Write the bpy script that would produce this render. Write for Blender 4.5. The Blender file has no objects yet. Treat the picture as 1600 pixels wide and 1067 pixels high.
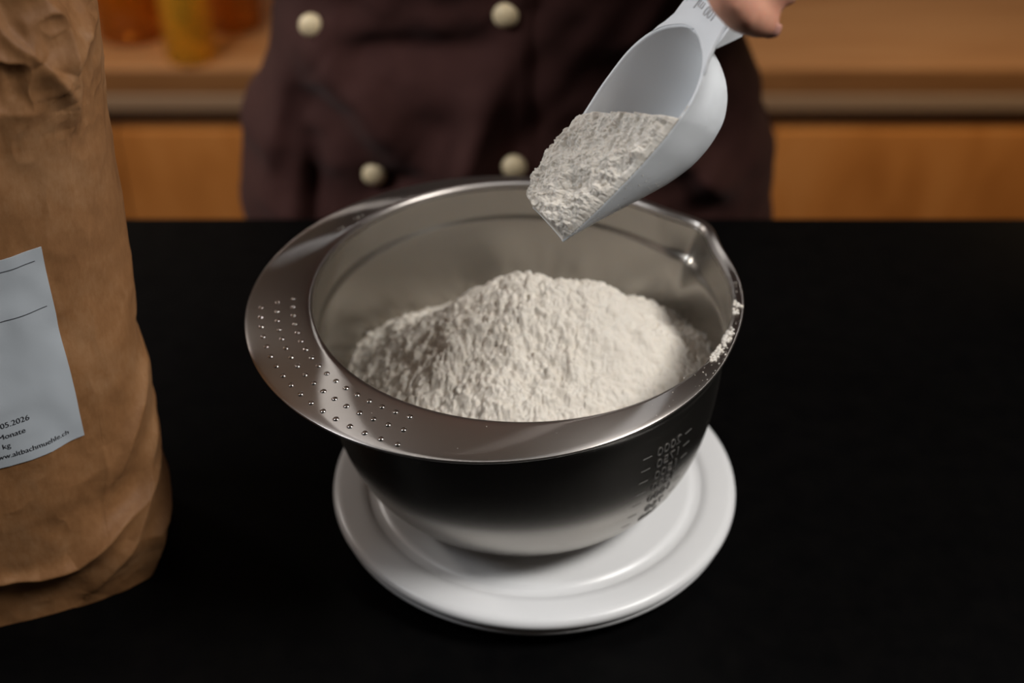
import bpy, bmesh, math, random
import numpy as np
from mathutils import Vector, Matrix

random.seed(7)
rng = np.random.default_rng(11)
PI = math.pi
SC = bpy.context.scene
COL = SC.collection

# ------------------------------------------------------------------ camera
PITCH = math.radians(36.1)
CAM = Vector((0.0, -0.60, 0.56))
cam_d = bpy.data.cameras.new('camera')
cam = bpy.data.objects.new('camera', cam_d)
COL.objects.link(cam)
cam.location = CAM
cam.rotation_euler = (PI / 2 - PITCH, 0, 0)
cam_d.sensor_width = 36.0
cam_d.lens = 50.0
cam_d.clip_start = 0.02
cam_d.dof.use_dof = True
cam_d.dof.focus_distance = 0.650
cam_d.dof.aperture_fstop = 4.8
SC.camera = cam

# ------------------------------------------------------------------ world, lights, exposure
SC.view_settings.view_transform = 'Standard'
SC.view_settings.look = 'None'
SC.view_settings.gamma = 1.0
SC.view_settings.use_curve_mapping = False
SC.view_settings.exposure = 0.0
w = bpy.data.worlds.new('world'); SC.world = w; w.use_nodes = True
w.node_tree.nodes['Background'].inputs[0].default_value = (1.0, 0.88, 0.76, 1)
w.node_tree.nodes['Background'].inputs[1].default_value = 0.02


def area(name, loc, target, size, power, col, shape='RECTANGLE', size_y=None, spread=180):
    d = bpy.data.lights.new(name, 'AREA')
    d.shape = shape
    d.size = size
    d.size_y = size_y or size
    d.energy = power
    d.color = col
    d.spread = math.radians(spread)
    o = bpy.data.objects.new(name, d)
    COL.objects.link(o)
    o.location = loc
    o.rotation_euler = (Vector(target) - Vector(loc)).to_track_quat('-Z', 'Y').to_euler()
    return o


area('softbox_light_key', (0.84, -0.34, 1.20), (0.02, -0.01, 0.10), 0.40, 1.80, (1.0, 0.975, 0.935), spread=55)
area('softbox_light_side', (-1.02, -0.14, 0.98), (0.0, 0.08, 0.1), 0.40, 10.0, (0.94, 0.97, 1.0))
area('added_bounce_light', (-1.5, 0.9, 0.75), (0.2, 1.1, 1.6), 0.35, 12.0, (1.0, 0.94, 0.88))  # added unseen light, aimed at the ceiling to brighten the rim's reflection
area('added_sideboard_light', (0.85, 0.95, 0.32), (0.60, 1.46, -0.50), 0.28, 4.2, (1.0, 0.68, 0.36))  # added warm light out of view, brightens the sideboard's right half
area('added_sideboard_light', (-0.75, 0.95, 0.32), (-0.50, 1.46, -0.50), 0.28, 3.2, (1.0, 0.68, 0.36))  # added as well, unseen: lifts the doors and bottles on the left


# ------------------------------------------------------------------ helpers
def link(name, me, parent=None, mat=None, smooth=True):
    o = bpy.data.objects.new(name, me)
    COL.objects.link(o)
    if parent is not None:
        o.parent = parent
    if mat is not None:
        me.materials.clear(); me.materials.append(mat)
    if smooth:
        me.polygons.foreach_set('use_smooth', [True] * len(me.polygons))
    return o


def mesh(name, verts, faces, parent=None, mat=None, smooth=True, recalc=True):
    me = bpy.data.meshes.new(name)
    me.from_pydata([tuple(map(float, v)) for v in verts], [], faces)
    me.validate(); me.update()
    if recalc:
        bm = bmesh.new(); bm.from_mesh(me)
        bmesh.ops.recalc_face_normals(bm, faces=bm.faces[:])
        bm.to_mesh(me); bm.free()
    return link(name, me, parent, mat, smooth)


def from_bm(name, bm, parent=None, mat=None, smooth=False):
    bmesh.ops.recalc_face_normals(bm, faces=bm.faces[:])
    me = bpy.data.meshes.new(name)
    bm.to_mesh(me); bm.free()
    return link(name, me, parent, mat, smooth)


def empty(name, loc=(0, 0, 0), rz=0.0):
    o = bpy.data.objects.new(name, None)
    COL.objects.link(o)
    o.location = loc; o.rotation_euler = (0, 0, rz)
    o.empty_display_size = 0.02
    return o


def tag(o, label=None, cat=None, group=None, kind=None):
    if label: o['label'] = label
    if cat: o['category'] = cat
    if group: o['group'] = group
    if kind: o['kind'] = kind
    return o


def box_bm(x0, x1, y0, y1, z0, z1, bev=0.0, seg=2):
    bm = bmesh.new()
    r = bmesh.ops.create_cube(bm, size=1)
    for v in r['verts']:
        v.co = Vector(((x0 + x1) / 2 + v.co.x * (x1 - x0), (y0 + y1) / 2 + v.co.y * (y1 - y0), (z0 + z1) / 2 + v.co.z * (z1 - z0)))
    if bev:
        bmesh.ops.bevel(bm, geom=bm.edges[:], offset=bev, segments=seg, affect='EDGES', profile=0.5)
    return bm


def lathe(name, prof, parent=None, mat=None, n=96, closed=False):
    """prof: list of (r, z); r == 0 ends are capped to a point"""
    vs, fs, rings = [], [], []
    for r, z in prof:
        if r < 1e-6:
            rings.append([len(vs)]); vs.append((0, 0, z))
        else:
            b = len(vs)
            vs += [(r * math.cos(2 * PI * k / n), r * math.sin(2 * PI * k / n), z) for k in range(n)]
            rings.append(list(range(b, b + n)))
    pairs = list(zip(rings[:-1], rings[1:]))
    if closed: pairs.append((rings[-1], rings[0]))
    for a, b in pairs:
        for k in range(n):
            k2 = (k + 1) % n
            if len(a) == 1 and len(b) == 1: continue
            if len(a) == 1: fs.append((a[0], b[k2], b[k]))
            elif len(b) == 1: fs.append((a[k], a[k2], b[0]))
            else: fs.append((a[k], a[k2], b[k2], b[k]))
    return mesh(name, vs, fs, parent, mat)


def grid_faces(nu, nv, wrap_v=False, off=0):
    fs = []
    for i in range(nu - 1):
        for j in range(nv if wrap_v else nv - 1):
            j2 = (j + 1) % nv
            fs.append((off + i * nv + j, off + i * nv + j2, off + (i + 1) * nv + j2, off + (i + 1) * nv + j))
    return fs


def sstep(a, b, x):
    t = np.clip((np.asarray(x, float) - a) / (b - a), 0, 1)
    return t * t * (3 - 2 * t)


class Noise:
    """2-D value noise with fractal sums, numpy"""
    def __init__(self, seed):
        self.t = np.random.default_rng(seed).random((256, 256)) * 2 - 1

    def n(self, x, y):
        xi = np.floor(x).astype(int); yi = np.floor(y).astype(int)
        fx = x - xi; fy = y - yi
        fx = fx * fx * fx * (fx * (fx * 6 - 15) + 10); fy = fy * fy * fy * (fy * (fy * 6 - 15) + 10)
        g = lambda a, b: self.t[a % 256, b % 256]
        return (g(xi, yi) * (1 - fx) + g(xi + 1, yi) * fx) * (1 - fy) + (g(xi, yi + 1) * (1 - fx) + g(xi + 1, yi + 1) * fx) * fy

    def f(self, x, y, oct=4, gain=0.5):
        s = 0; a = 1; k = 1.0
        for i in range(oct):
            s = s + a * self.n(x * k + 13.7 * i, y * k + 7.3 * i)
            a *= gain; k *= 2.03
        return s


def billow(nz, x, y, oct=3, gain=0.55):
    """puffy rounded grains: creases at the zero lines of the noise"""
    s = 0; a = 1; k = 1.0
    for i in range(oct):
        s = s + a * (np.abs(nz.n(x * k + 5.1 * i, y * k + 2.7 * i)) * 2 - 0.6)
        a *= gain; k *= 2.1
    return s


def text_mesh(txt, size, extrude=0.0, offset=0.0):
    cu = bpy.data.curves.new('text', 'FONT')
    cu.body = txt; cu.size = size; cu.extrude = extrude; cu.offset = offset; cu.resolution_u = 4
    o = bpy.data.objects.new('text', cu)
    COL.objects.link(o)
    dg = bpy.context.evaluated_depsgraph_get()
    me = bpy.data.meshes.new_from_object(o.evaluated_get(dg))
    bpy.data.objects.remove(o); bpy.data.curves.remove(cu)
    return me


# ------------------------------------------------------------------ materials
def mat(name, col=(0.5, 0.5, 0.5), rough=0.5, metal=0.0, **kw):
    m = bpy.data.materials.new(name); m.use_nodes = True
    b = m.node_tree.nodes['Principled BSDF']
    b.inputs['Base Color'].default_value = (*col, 1)
    b.inputs['Roughness'].default_value = rough
    b.inputs['Metallic'].default_value = metal
    for k, v in kw.items():
        b.inputs[k.replace('_', ' ')].default_value = v
    return m


def N(m, t, **kw):
    n = m.node_tree.nodes.new(t)
    for k, v in kw.items():
        if hasattr(n, k): setattr(n, k, v)
        else: n.inputs[k.replace('_', ' ')].default_value = v
    return n


def L(m, a, ao, b, bi):
    m.node_tree.links.new(a.outputs[ao], b.inputs[bi])


def bsdf(m): return m.node_tree.nodes['Principled BSDF']


def coord(m, scale=(1, 1, 1), out='Object'):
    tc = N(m, 'ShaderNodeTexCoord'); mp = N(m, 'ShaderNodeMapping')
    mp.inputs['Scale'].default_value = scale
    L(m, tc, out, mp, 'Vector')
    return mp


def ramp(m, stops):
    r = N(m, 'ShaderNodeValToRGB')
    e = r.color_ramp.elements
    while len(e) < len(stops): e.new(0.5)
    for i, (p, c) in enumerate(stops):
        e[i].position = p; e[i].color = (*c, 1)
    return r


def add_noise_colour(m, stops, scale, vscale=(1, 1, 1), detail=6, rough=0.6, distortion=0.0):
    mp = coord(m, vscale)
    n = N(m, 'ShaderNodeTexNoise', Scale=scale, Detail=detail, Roughness=rough, Distortion=distortion)
    L(m, mp, 'Vector', n, 'Vector')
    r = ramp(m, stops)
    L(m, n, 'Fac', r, 'Fac'); L(m, r, 'Color', bsdf(m), 'Base Color')
    return n


def add_bump(m, scale, dist, strength=0.5, vscale=(1, 1, 1), detail=5, rough=0.6):
    mp = coord(m, vscale)
    n = N(m, 'ShaderNodeTexNoise', Scale=scale, Detail=detail, Roughness=rough)
    L(m, mp, 'Vector', n, 'Vector')
    b = N(m, 'ShaderNodeBump', Strength=strength, Distance=dist)
    L(m, n, 'Fac', b, 'Height')
    prev = bsdf(m).inputs['Normal']
    if prev.is_linked:
        m.node_tree.links.new(prev.links[0].from_socket, b.inputs['Normal'])
    L(m, b, 'Normal', bsdf(m), 'Normal')


M = {}
# satin brushed steel, brushed round the bowl
ms = mat('brushed_steel', (0.42, 0.395, 0.36), 0.27, 1.0, Anisotropic=0.6, Anisotropic_Rotation=0.25)
tg = N(ms, 'ShaderNodeTangent', direction_type='RADIAL', axis='Z')
L(ms, tg, 'Tangent', bsdf(ms), 'Tangent')
mpn = coord(ms, (30, 30, 900))
nn = N(ms, 'ShaderNodeTexNoise', Scale=1.0, Detail=3)
L(ms, mpn, 'Vector', nn, 'Vector')
mr = N(ms, 'ShaderNodeMapRange')
mr.inputs['To Min'].default_value = 0.22; mr.inputs['To Max'].default_value = 0.29
L(ms, nn, 'Fac', mr, 'Value'); L(ms, mr, 'Result', bsdf(ms), 'Roughness')
M['steel'] = ms
mr_ = mat('rim_steel', (0.47, 0.435, 0.41), 0.35, 1.0, Anisotropic=0.55, Anisotropic_Rotation=0.25)
tg = N(mr_, 'ShaderNodeTangent', direction_type='RADIAL', axis='Z')
L(mr_, tg, 'Tangent', bsdf(mr_), 'Tangent')
add_bump(mr_, 260, 0.0002, 0.10, detail=4)
M['rim'] = mr_
def brushed_layer(m, wt, rough, col):
    """a share of fine circular scratches that smear lamps across the brushing"""
    nt = m.node_tree
    g = N(m, 'ShaderNodeBsdfAnisotropic')
    g.inputs['Color'].default_value = (*col, 1); g.inputs['Roughness'].default_value = rough
    g.inputs['Anisotropy'].default_value = 0.93; g.inputs['Rotation'].default_value = 0.25
    t = N(m, 'ShaderNodeTangent', direction_type='RADIAL', axis='Z')
    L(m, t, 'Tangent', g, 'Tangent')
    mx_ = N(m, 'ShaderNodeMixShader'); mx_.inputs[0].default_value = wt
    out = nt.nodes['Material Output']
    nt.links.new(bsdf(m).outputs[0], mx_.inputs[1]); nt.links.new(g.outputs[0], mx_.inputs[2])
    nt.links.new(mx_.outputs[0], out.inputs['Surface'])


brushed_layer(ms, 0.20, 0.62, (0.50, 0.48, 0.46))
brushed_layer(mr_, 0.20, 0.46, (0.52, 0.49, 0.47))
M['stamp'] = mat('stamped_steel', (0.16, 0.155, 0.15), 0.55, 0.5)
M['dimple'] = mat('dimple_steel', (0.56, 0.53, 0.51), 0.2, 1.0)

mf = mat('flour', (0.80, 0.745, 0.67), 0.95, 0.0)
add_noise_colour(mf, [(0.25, (0.74, 0.68, 0.60)), (0.55, (0.81, 0.755, 0.68)), (0.8, (0.86, 0.81, 0.735))], 140, detail=5)
add_bump(mf, 800, 0.0010, 0.7, detail=5, rough=0.75)
bsdf(mf).inputs['Subsurface Weight'].default_value = 0.15
bsdf(mf).inputs['Subsurface Radius'].default_value = (0.0016, 0.0013, 0.001)
bsdf(mf).inputs['Subsurface Scale'].default_value = 1.0
bsdf(mf).inputs['Specular IOR Level'].default_value = 0.1
M['flour'] = mf

mp_ = mat('scale_plastic', (0.80, 0.80, 0.81), 0.32, 0.0)
add_bump(mp_, 400, 0.0001, 0.06)
M['scale'] = mp_
M['scale_base'] = mat('scale_base_plastic', (0.70, 0.70, 0.71), 0.4)
M['rubber'] = mat('grey_rubber', (0.12, 0.12, 0.12), 0.8)

mk = mat('counter_black', (0.006, 0.006, 0.0065), 0.42)
n = add_noise_colour(mk, [(0.3, (0.0016, 0.0016, 0.0018)), (0.7, (0.0030, 0.0028, 0.0028)), (0.80, (0.006, 0.0055, 0.0055))], 60, detail=8)
bsdf(mk).inputs['Specular IOR Level'].default_value = 0.06
add_bump(mk, 300, 0.0002, 0.12)
M['counter'] = mk
M['counter_base'] = mat('counter_base_black', (0.012, 0.011, 0.011), 0.6)

# kraft paper
mb = mat('kraft_paper', (0.23, 0.125, 0.062), 0.62)
mpp = coord(mb, (1, 1, 1))
n1 = N(mb, 'ShaderNodeTexNoise', Scale=26.0, Detail=8.0, Roughness=0.65)
n2 = N(mb, 'ShaderNodeTexNoise', Scale=420.0, Detail=3.0, Roughness=0.7)
mp2 = coord(mb, (1, 1, 0.35))
L(mb, mpp, 'Vector', n1, 'Vector'); L(mb, mp2, 'Vector', n2, 'Vector')
mx = N(mb, 'ShaderNodeMath', operation='MULTIPLY_ADD'); mx.inputs[1].default_value = 0.35
L(mb, n2, 'Fac', mx, 0); L(mb, n1, 'Fac', mx, 2)
rp = ramp(mb, [(0.45, (0.225, 0.100, 0.036)), (0.68, (0.30, 0.142, 0.056)), (0.88, (0.37, 0.195, 0.09))])
L(mb, mx, 'Value', rp, 'Fac'); L(mb, rp, 'Color', bsdf(mb), 'Base Color')
add_bump(mb, 60, 0.0012, 0.35, detail=7)
add_bump(mb, 700, 0.0003, 0.15, vscale=(1, 1, 0.4))
bsdf(mb).inputs['Specular IOR Level'].default_value = 0.35
M['kraft'] = mb
M['string'] = mat('bag_string', (0.75, 0.68, 0.55), 0.8)
ml = mat('label_paper', (0.55, 0.60, 0.655), 0.6)
add_bump(ml, 45, 0.0008, 0.18, detail=4)
M['label'] = ml
M['ink'] = mat('label_ink', (0.02, 0.02, 0.028), 0.6)

# translucent white plastic of the scoop
mc = mat('scoop_plastic', (0.68, 0.71, 0.745), 0.36)
bsdf(mc).inputs['Subsurface Weight'].default_value = 0.35
bsdf(mc).inputs['Subsurface Radius'].default_value = (0.006, 0.006, 0.006)
bsdf(mc).inputs['Subsurface Scale'].default_value = 1.0
mpc = coord(mc)
nz = N(mc, 'ShaderNodeTexNoise', Scale=120.0, Detail=7.0, Roughness=0.75)
L(mc, mpc, 'Vector', nz, 'Vector')
rr = N(mc, 'ShaderNodeMapRange')
rr.inputs['From Min'].default_value = 0.45; rr.inputs['From Max'].default_value = 0.62
rr.inputs['To Min'].default_value = 0.34; rr.inputs['To Max'].default_value = 0.75
L(mc, nz, 'Fac', rr, 'Value'); L(mc, rr, 'Result', bsdf(mc), 'Roughness')
add_bump(mc, 500, 0.0003, 0.15)
M['scoop'] = mc
M['scoop_mark'] = mat('scoop_moulded_mark', (0.40, 0.40, 0.41), 0.5)

mj = mat('jacket_cloth', (0.060, 0.026, 0.024), 0.85)
add_noise_colour(mj, [(0.3, (0.046, 0.0155, 0.0125)), (0.7, (0.060, 0.0215, 0.0175))], 40)
add_bump(mj, 1400, 0.0004, 0.3)
bsdf(mj).inputs['Sheen Weight'].default_value = 0.04
bsdf(mj).inputs['Specular IOR Level'].default_value = 0.2
M['jacket'] = mj
M['button'] = mat('button_cream', (0.90, 0.72, 0.45), 0.38)
M['trouser'] = mat('trouser_cloth', (0.012, 0.011, 0.012), 0.9)
mh = mat('skin', (0.56, 0.27, 0.18), 0.5)
add_noise_colour(mh, [(0.3, (0.50, 0.215, 0.145)), (0.55, (0.57, 0.28, 0.19)), (0.8, (0.62, 0.33, 0.235))], 55, detail=5)
bsdf(mh).inputs['Subsurface Weight'].default_value = 0.2
bsdf(mh).inputs['Subsurface Radius'].default_value = (0.006, 0.002, 0.001)
bsdf(mh).inputs['Subsurface Scale'].default_value = 1.0
add_bump(mh, 900, 0.0002, 0.25)
M['skin'] = mh
M['nail'] = mat('fingernail', (0.50, 0.25, 0.20), 0.28)
M['hair'] = mat('brown_hair', (0.05, 0.025, 0.015), 0.6)
M['eye'] = mat('eye_white', (0.8, 0.78, 0.75), 0.2)


def wood(name, a, b, c, vs=(3, 3, 0.5), scale=6):
    m = mat(name, b, 0.42)
    add_noise_colour(m, [(0.3, a), (0.5, b), (0.72, c)], scale, vs, detail=6, distortion=0.8)
    return m


M['oak_top'] = wood('oak_top', (0.36, 0.185, 0.085), (0.44, 0.24, 0.115), (0.50, 0.29, 0.15), (0.4, 4, 4))
M['oak_door'] = wood('oak_door', (0.46, 0.185, 0.045), (0.58, 0.25, 0.068), (0.66, 0.31, 0.10), (3.2, 3, 1.2), 3)
M['oak_edge'] = wood('oak_edge', (0.20, 0.095, 0.038), (0.24, 0.12, 0.05), (0.29, 0.15, 0.065), (0.6, 4, 4))
M['strip'] = mat('grey_strip', (0.30, 0.22, 0.16), 0.5, 0.0)
M['recess'] = mat('recess_wood', (0.16, 0.10, 0.062), 0.6)
M['wall'] = mat('wall_paint', (0.30, 0.24, 0.19), 0.9)
add_bump(M['wall'], 80, 0.001, 0.2)
M['ceil'] = mat('ceiling_paint', (0.34, 0.28, 0.235), 0.9)
add_bump(M['ceil'], 80, 0.001, 0.2)
M['floor'] = wood('floor_wood', (0.12, 0.06, 0.03), (0.17, 0.09, 0.045), (0.21, 0.115, 0.06), (0.5, 5, 5))


def glass(name, col, rough=0.05):
    m = mat(name, col, rough)
    bsdf(m).inputs['Transmission Weight'].default_value = 0.75
    bsdf(m).inputs['IOR'].default_value = 1.35
    return m


M['yellow_glass'] = glass('yellow_oil_glass', (0.95, 0.56, 0.06))
M['amber_glass'] = glass('amber_glass', (0.62, 0.20, 0.015))
M['brown_glass'] = glass('brown_glass', (0.10, 0.035, 0.01))
M['cork'] = mat('cork', (0.36, 0.20, 0.09), 0.8)
M['black_cap'] = mat('black_cap', (0.015, 0.012, 0.012), 0.4)

# ------------------------------------------------------------------ the setting
FL = -0.90


def struct(name, bm, m):
    o = from_bm(name, bm, None, m)
    o['kind'] = 'structure'
    return o


struct('floor', box_bm(-2.6, 2.6, -2.4, 2.30, FL - 0.05, FL), M['floor'])
struct('wall_back', box_bm(-2.6, 2.6, 2.20, 2.30, FL, 1.6), M['wall'])
struct('wall_left', box_bm(-2.7, -2.6, -2.4, 2.30, FL, 1.6), M['wall'])
struct('wall_right', box_bm(2.6, 2.7, -2.4, 2.30, FL, 1.6), M['wall'])
struct('ceiling', box_bm(-2.7, 2.7, -2.4, 2.30, 1.6, 1.65), M['ceil'])

# black worktop the bowl stands on
ct = empty('kitchen_counter', (0, 0, FL))
tag(ct, 'black stone kitchen counter under the bowl and the paper bag', 'counter')
EDGE_Y = 0.327
o = from_bm('worktop', box_bm(-1.7, 1.7, -0.75, EDGE_Y, -FL - 0.035, -FL, 0.002), ct, M['counter'])
o['label'] = 'matt black worktop slab'
from_bm('back_panel', box_bm(-1.66, 1.66, EDGE_Y - 0.06, EDGE_Y - 0.03, 0.0, -FL - 0.035), ct, M['counter_base'])
from_bm('front_panel', box_bm(-1.66, 1.66, -0.70, -0.67, 0.0, -FL - 0.035), ct, M['counter_base'])
for sx in (-1.66, 1.63):
    from_bm('end_panel', box_bm(sx, sx + 0.03, -0.67, EDGE_Y - 0.06, 0.0, -FL - 0.035), ct, M['counter_base'])

# low oak sideboard behind the person
SBY, SBZ = 1.44, -0.40
sb = empty('oak_sideboard', (0, SBY, FL))
tag(sb, 'long low oak sideboard with grey edge strip in the blurred background', 'sideboard')
H = SBZ - FL
o = from_bm('top', box_bm(-1.9, 1.9, 0.0, 0.62, H - 0.042, H, 0.004), sb, M['oak_top'])
from_bm('edge_board', box_bm(-1.9, 1.9, -0.006, -0.0005, H - 0.043, H - 0.002, 0.002), sb, M['oak_edge'])
o = from_bm('edge_strip', box_bm(-1.9, 1.9, -0.010, 0.02, H - 0.071, H - 0.0435, 0.003), sb, M['strip'])
o['label'] = 'grey strip along the front edge'
from_bm('grip_recess', box_bm(-1.88, 1.88, 0.03, 0.05, H - 0.115, H - 0.0715), sb, M['recess'])
from_bm('carcass', box_bm(-1.88, 1.88, 0.052, 0.60, 0.06, H - 0.0425), sb, M['oak_edge'])
from_bm('plinth', box_bm(-1.84, 1.84, 0.06, 0.56, 0.0, 0.0595), sb, M['recess'])
DX = [(-1.88, -1.18), (-1.177, -0.64), (-0.637, -0.10), (-0.097, 0.42), (0.423, 1.06), (1.063, 1.88)]
for x0, x1 in DX:
    from_bm('door', box_bm(x0, x1, 0.002, 0.0515, 0.065, H - 0.112, 0.003), sb, M['oak_door'])


def bottle(name, loc, prof, m, capm, cap, label):
    b = empty(name, loc)
    lathe('glass_body', prof, b, m, 40)
    lathe('stopper', cap, b, capm, 24)
    tag(b, label, 'bottle', None)


zt = SBZ
def bot_prof(r, h, nr=0.014, sh=0.62):
    return [(0, 0.001), (r * 0.9, 0.001), (r, 0.008), (r, h * sh), (r * 0.9, h * sh + 0.02), (nr * 1.2, h * 0.82), (nr, h * 0.86), (nr, h), (0, h)]


bottle('oil_bottle', (-0.505, 1.475, zt), bot_prof(0.040, 0.20), M['yellow_glass'], M['cork'],
       [(0, 0.19), (0.012, 0.19), (0.013, 0.225), (0, 0.225)], 'squat yellow oil bottle with cork on the sideboard left of the jacket')
bottle('amber_bottle', (-0.455, 1.60, zt), bot_prof(0.046, 0.26), M['amber_glass'], M['black_cap'],
       [(0, 0.255), (0.016, 0.255), (0.016, 0.285), (0, 0.285)], 'amber glass bottle standing behind the yellow oil bottle')
bottle('brown_bottle', (-0.615, 1.57, zt), bot_prof(0.060, 0.24), M['amber_glass'], M['black_cap'],
       [(0, 0.235), (0.016, 0.235), (0.016, 0.265), (0, 0.265)], 'wide amber bottle on the sideboard right beside the paper bag')
bottle('dark_bottle', (-0.555, 1.70, zt), bot_prof(0.040, 0.28), M['brown_glass'], M['black_cap'],
       [(0, 0.275), (0.016, 0.275), (0.016, 0.305), (0, 0.305)], 'dark brown bottle rearmost on the sideboard behind the amber bottles')

# ------------------------------------------------------------------ kitchen scale
SX, SY = 0.0127, 0.0105
ZP = 0.022
sc = empty('kitchen_scale', (SX, SY, 0.0))
tag(sc, 'round white kitchen scale under the steel bowl', 'scale')
lathe('weighing_platform', [(0, 0.0145), (0.108, 0.0145), (0.1132, 0.0155), (0.1142, 0.0172), (0.1138, 0.0195), (0.112, 0.0214), (0.109, ZP), (0.100, ZP - 0.0002),
      (0.0962, ZP - 0.0004), (0.0952, ZP - 0.0013), (0.0940, ZP - 0.0017), (0.0905, ZP - 0.0017), (0.0893, ZP - 0.0012), (0.0885, ZP - 0.0002), (0.086, ZP), (0, ZP)], sc, M['scale'], 192)
lathe('base', [(0, 0.004), (0.100, 0.004), (0.108, 0.006), (0.1118, 0.0105), (0.1122, 0.0128), (0.111, 0.0138), (0, 0.0138)], sc, M['scale_base'], 128)
for k in range(4):
    a = PI / 4 + k * PI / 2
    o = lathe('foot', [(0, 0.0), (0.008, 0.0), (0.009, 0.001), (0.009, 0.005), (0, 0.005)], sc, M['rubber'], 24)
    o.location = (0.085 * math.cos(a), 0.085 * math.sin(a), 0)

# ------------------------------------------------------------------ mixing bowl
BX, BY, BZ = 0.0052, 0.0140, ZP
HB = 0.125                     # rim height above the bowl's foot
bowl = empty('mixing_bowl', (BX, BY, BZ))
tag(bowl, 'brushed steel mixing bowl with wide dimpled rim and pouring lip', 'bowl')
RI = 0.1096
OFF = np.array([-0.0156, -0.0070]); RO = 0.1270      # eccentric outer edge of the rim
PHI0 = math.radians(33)
NF = 360
PH = np.linspace(0, 2 * PI, NF, endpoint=False)

PROF = [(0.0, 0.0), (0.030, 0.0), (0.0400, 0.0006)]
for t in (0.03, 0.055, 0.085, 0.12, 0.16, 0.21, 0.27, 0.34, 0.42, 0.50, 0.58, 0.66, 0.73):
    PROF.append((0.035 + 0.0722 * (1 - (1 - t) ** 3.1) ** (1 / 3.1), t * HB))
PROF += [(0.1069, HB - 0.0265), (0.1071, HB - 0.0240), (0.1078, HB - 0.0222), (0.1086, HB - 0.0205), (0.1089, HB - 0.018), (0.1094, HB - 0.010), (0.1097, HB - 0.0025)]


def spout(phi, z):
    d = (phi - PHI0 + PI) % (2 * PI) - PI
    t = sstep(HB - 0.046, HB, z)
    wd = math.radians(2.5) + math.radians(7.0) * t
    return 0.0100 * t ** 0.9 * np.exp(-np.abs(d / wd) ** 1.75)


def bowl_r(z):
    zs = [p[1] for p in PROF]; rs = [p[0] for p in PROF]
    return np.interp(z, zs[2:], rs[2:])


def ring(r, z):
    rr = r + spout(PH, z) * (r > 0.06)
    return np.stack([rr * np.cos(PH), rr * np.sin(PH), np.full(NF, z) - 0.002 * np.exp(-(((PH - PHI0 + PI) % (2 * PI) - PI) / 0.2) ** 2) * sstep(HB - 0.03, HB, z)], 1)


TH = 0.0011
# refine the profile
def refine(p, n=3):
    out = []
    for a, b in zip(p[:-1], p[1:]):
        for k in range(n): out.append((a[0] + (b[0] - a[0]) * k / n, a[1] + (b[1] - a[1]) * k / n))
    return out + [p[-1]]


def smooth_prof(p):
    a = np.array(refine(p, 4))
    for _ in range(6):
        a[1:-1] = 0.25 * a[:-2] + 0.5 * a[1:-1] + 0.25 * a[2:]
    return a


pr = smooth_prof(PROF)
tan = np.gradient(pr, axis=0); tan /= np.linalg.norm(tan, axis=1)[:, None] + 1e-12
nin = np.stack([-tan[:, 1], tan[:, 0]], 1)
pin = pr + nin * TH
rings = [ring(max(r, 0.0006), z) for r, z in pr] + [ring(max(r, 0.0006), z) for r, z in pin[::-1]]
vs = np.concatenate(rings)
fs = grid_faces(len(rings), NF, True)
fs.append(tuple(range(NF))); fs.append(tuple(range((len(rings) - 1) * NF, len(rings) * NF)))
body = mesh('body', vs, fs, bowl, M['steel'])
body['label'] = 'brushed steel bowl wall, dark outside'

# rim: rolls out of the wall and widens to the grip side
rin = pin[-1][0]
sp = spout(PH, HB)
cosd = np.cos(PH) * OFF[0] + np.sin(PH) * OFF[1]
rout = cosd + np.sqrt(np.maximum(RO ** 2 - (OFF @ OFF) + cosd ** 2, 0))
rout = np.maximum(rout, RI + 0.0052)
# keep the edge smooth where the two curves meet
k = np.ones(15) / 15
rout = np.convolve(np.concatenate([rout[-7:], rout, rout[:7]]), k, 'valid')
width = rout - RI
dip = -0.002 * np.exp(-(((PH - PHI0 + PI) % (2 * PI) - PI) / 0.2) ** 2)
r0 = rin + sp
rimr = []
def rr_(rad, z): rimr.append(np.stack([rad * np.cos(PH), rad * np.sin(PH), z + dip], 1))
Z = np.full(NF, HB)
rr_(r0 - 0.0002, Z - 0.0030)
rr_(r0 + 0.0001, Z - 0.0016)
rr_(r0 + 0.0007, Z - 0.0006)
rr_(r0 + 0.0016, Z - 0.0001)
for t in np.linspace(0.12, 0.96, 10):
    rr_(np.maximum(r0 + 0.0018, r0 + t * width), Z + 0.0002 - 0.0050 * np.clip((width - 0.006) / 0.026, 0, 1) * t ** 2)
ze = Z - 0.0050 * np.clip((width - 0.006) / 0.026, 0, 1)
e = r0 + width
rr_(e + 0.0003, ze - 0.00008)
rr_(e + 0.0006, ze - 0.0003)
rr_(e + 0.0006, ze - 0.0011)
rr_(e + 0.0003, ze - 0.0016)
rr_(e - 0.0004, ze - 0.0018)
rr_(np.maximum(r0 + 0.0022, r0 + 0.5 * width), Z - 0.0022)
rr_(r0 + 0.0016, Z - 0.0035)
rim = mesh('grip_rim', np.concatenate(rimr), grid_faces(len(rimr), NF, True) + [(j, (j + 1) % NF, (len(rimr) - 1) * NF + (j + 1) % NF, (len(rimr) - 1) * NF + j) for j in range(NF)], bowl, M['rim'])
rim['label'] = 'wide off-centre steel rim with three rows of dimples'


def rim_z(rad, a):
    i = int(round(a / (2 * PI) * NF)) % NF
    t = (rad - r0[i]) / max(width[i], 1e-4)
    return HB + 0.0002 - 0.0050 * min(max((width[i] - 0.006) / 0.026, 0), 1) * t * t


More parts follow.
